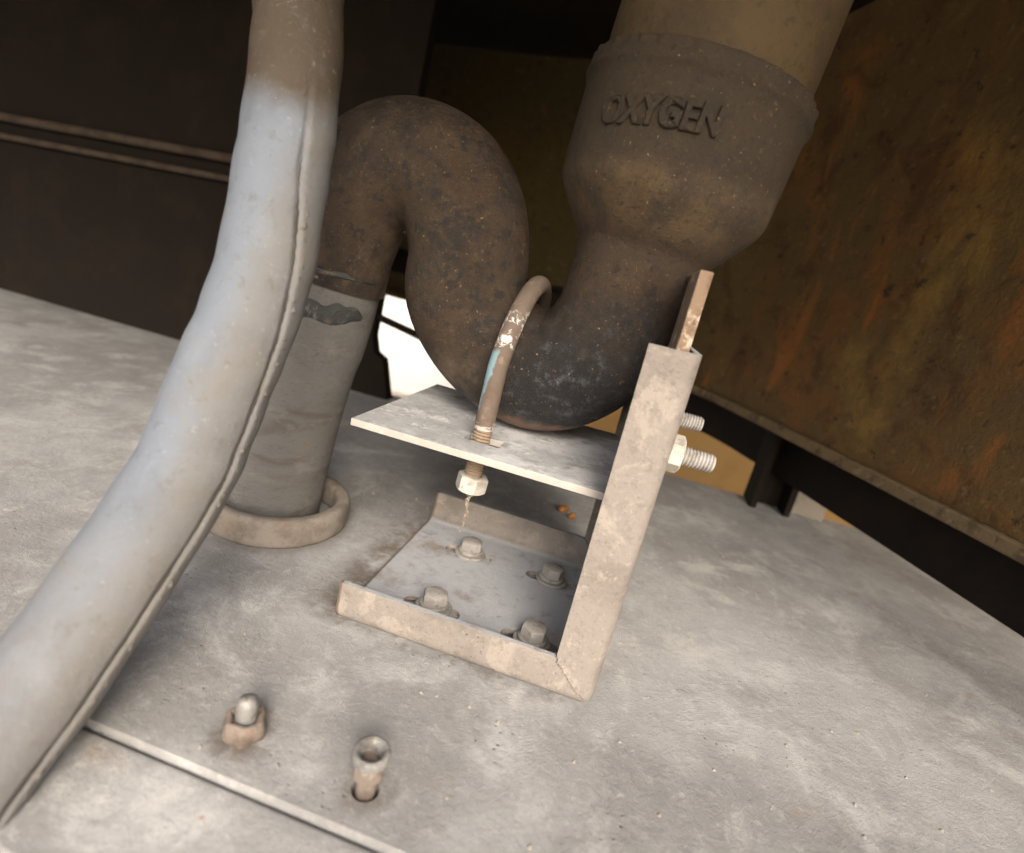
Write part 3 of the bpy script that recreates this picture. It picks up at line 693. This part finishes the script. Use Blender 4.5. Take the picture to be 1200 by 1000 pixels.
mb = MB(); mb.rings(rings); mb.make('hose_body', HOSE, hs, angle=60)
def on_hose(s, ang, lift=0.0):
    i = min(len(hf)-2, max(0, int(s))); f = s - i
    q = []
    for k in (i, i+1):
        p, t, n, b = hf[k]; sd_ = b if b.x > 0 else -b
        q.append((p, n, sd_))
    p = q[0][0].lerp(q[1][0], f); n = q[0][1].lerp(q[1][1], f).normalized(); s2 = q[0][2].lerp(q[1][2], f).normalized()
    return p + (RH+lift)*(n*math.cos(ang) + s2*math.sin(ang))
mb = MB(); P = []
for k in range(260):
    s = 42 + k*0.34; i = min(len(hp)-1, int(s)); P.append(on_hose(s, hang(i) + 0.010*math.sin(k*1.3), -0.0009))
tube(mb, P, lambda t: 0.0006*min(1, t*6)*(0.75+0.4*math.sin(t*70)*math.sin(t*31)), 6, (0, -1, 0)); mb.make('seam_crack', CRACK, hs)
mb = MB(); random.seed(3); P = []; rr_ = []
for k in range(640):
    s = 46 + k*0.135; i = int(s); P.append(on_hose(s, hang(i) + 0.17 + 0.035*math.sin(k*0.29) + 0.012*math.sin(k*0.83), -0.0006))
    rr_.append((0.0011 + 0.00050*math.sin(k*0.58) + 0.0003*math.sin(k*0.17+1))*min(1, k/60+0.2))
tube(mb, P, rr_, 10, (0, -1, 0))
P = []
for k in range(300):
    s = 43 + k*0.125; i = int(min(s, 85)); P.append(on_hose(s + 0.42*math.sin(k*0.37+1)*(0.6+0.4*math.sin(k*0.05)), hang(i) + 0.42 + 0.10*math.sin(k*0.37)*(0.55+0.45*math.sin(k*0.11)) + 0.04*math.sin(k*0.13), -0.00012))
tube(mb, P, 0.00038, 6, (0, -1, 0))
mb.make('seam_beads', SEAM, hs)

# ------------------------------------------------------------------ two fasteners at the front of the deck
sn = thing('stud_bolt', (-0.1428, -0.0862, 0), 'round-topped grey stud in a rusty lumpy nut at the front of the deck', 'stud')
mb = MB(); rg = []; random.seed(5)
for r_, z in ((0.0072, 0.0003), (0.0080, 0.0007), (0.0084, 0.0022), (0.0084, 0.0045), (0.0082, 0.0070), (0.0078, 0.0088), (0.0070, 0.0097), (0.0060, 0.0098), (0.0053, 0.0090), (0.0050, 0.0075)):
    rg.append([Vector((-0.1428 + (r_ + 0.00035*math.cos(6*a) + 0.0003*math.sin(5*a+z*400)+0.00018*math.sin(17*a+z*900))*math.cos(a), -0.0862 + (r_+0.00035*math.cos(6*a)+0.0003*math.sin(4*a+z*300))*math.sin(a), z + 0.00022*math.sin(3*a))) for a in [2*PI*j/60 for j in range(60)]])
mb.rings(rg); mb.make('nut', OLDNUT, sn)
mb = MB(); mb.lathe([(0.0043, 0.004), (0.0043, 0.0145), (0.0041, 0.0158), (0.0035, 0.0172), (0.0023, 0.0181), (0.0009, 0.0184)], 32, place((-0.1428, -0.0862, 0), (-0.03, 0.06, 1))); mb.make('stud', OLDSTUD, sn)

cb = thing('cap_bolt', (-0.0852, -0.0885, 0), 'loose bolt with a nut on top leaning in an oversize hole', 'bolt')
MC = place((-0.0852, -0.0880, -0.006), (-0.02, -0.02, 1), 0.3)
mb = MB(); mb.lathe([(0.0041, -0.010), (0.0041, 0.0190), (0.0034, 0.0196), (0.0032, 0.0200)], 28, MC); mb.make('shank', OLDNUT, cb)
mb = MB(); hexnut(mb, MC, 0.0106, 0.0125, 0.0205, bore=0.00405, top_ch=False); mb.make('nut', OLDNUT, cb)
mb = MB(); mb.lathe([(0.0043, 0.0206), (0.0064, 0.0208), (0.0073, 0.0216), (0.0077, 0.0240), (0.0074, 0.0253), (0.0064, 0.0258), (0.0053, 0.0254), (0.0044, 0.0238)], 40, MC, closed=True); mb.make('rim', OLDSTUD, cb)

# ------------------------------------------------------------------ crumbs
def lump(name, loc, r, mat, label=None, cat=None, group=None, sq=(1, 0.7, 0.6), seed=1):
    rnd = random.Random(seed); bm = bmesh.new(); bmesh.ops.create_icosphere(bm, subdivisions=2, radius=1)
    ph = [rnd.uniform(0, 6) for _ in range(6)]
    for q in bm.verts:
        d = 1 + 0.22*math.sin(3*q.co.x+ph[0]) + 0.18*math.sin(4*q.co.y+ph[1]) + 0.15*math.sin(5*q.co.z+ph[2])
        q.co = Vector((q.co.x*sq[0], q.co.y*sq[1], q.co.z*sq[2]))*r*d
    a = rnd.uniform(0, 6); M = Matrix.Translation(loc) @ Matrix.Rotation(a, 4, 'Z')
    v = [M @ q.co for q in bm.verts]; f = [tuple(q.index for q in fc.verts) for fc in bm.faces]; bm.free()
    o = obj(name, v, f, mat, None, loc)
    if label: tag(o, label, cat, group)
    return o
lump('husk', (-0.050, 0.262, 0.0035), 0.0062, HUSK, 'larger orange husk on the deck behind the bracket', 'husk', 'orange husks on the deck', seed=2)
lump('husk', (-0.040, 0.250, 0.0025), 0.0048, HUSK, 'smaller orange husk on the deck, on the post side of its pair', 'husk', 'orange husks on the deck', seed=4)
gr = MB(); rnd = random.Random(11)
for k in range(420):
    x = rnd.uniform(-0.35, 0.30); y = rnd.uniform(-0.10, 0.40); r0 = rnd.choice((0.0004, 0.0005, 0.0006, 0.0009, 0.0013))
    if -0.155 < x < 0.005 and -0.005 < y < 0.168: continue
    if (x+0.247)**2 + (y-0.086)**2 < 0.052**2 or (x+0.0852)**2 + (y+0.0885)**2 < 0.010**2: continue
    a = rnd.uniform(0, 6)
    v = [Vector((x + r0*math.cos(a + 2*PI*j/5)*rnd.uniform(0.6, 1.2), y + r0*math.sin(a + 2*PI*j/5)*rnd.uniform(0.6, 1.2), 0)) for j in range(5)]
    gr.add(v + [Vector((x, y, r0*0.9))], [(j, (j+1) % 5, 5) for j in range(5)])
tag(gr.make('grit', PEBBLE), kind='stuff')
for o in C.objects:
    if 'base' in o: del o['base']
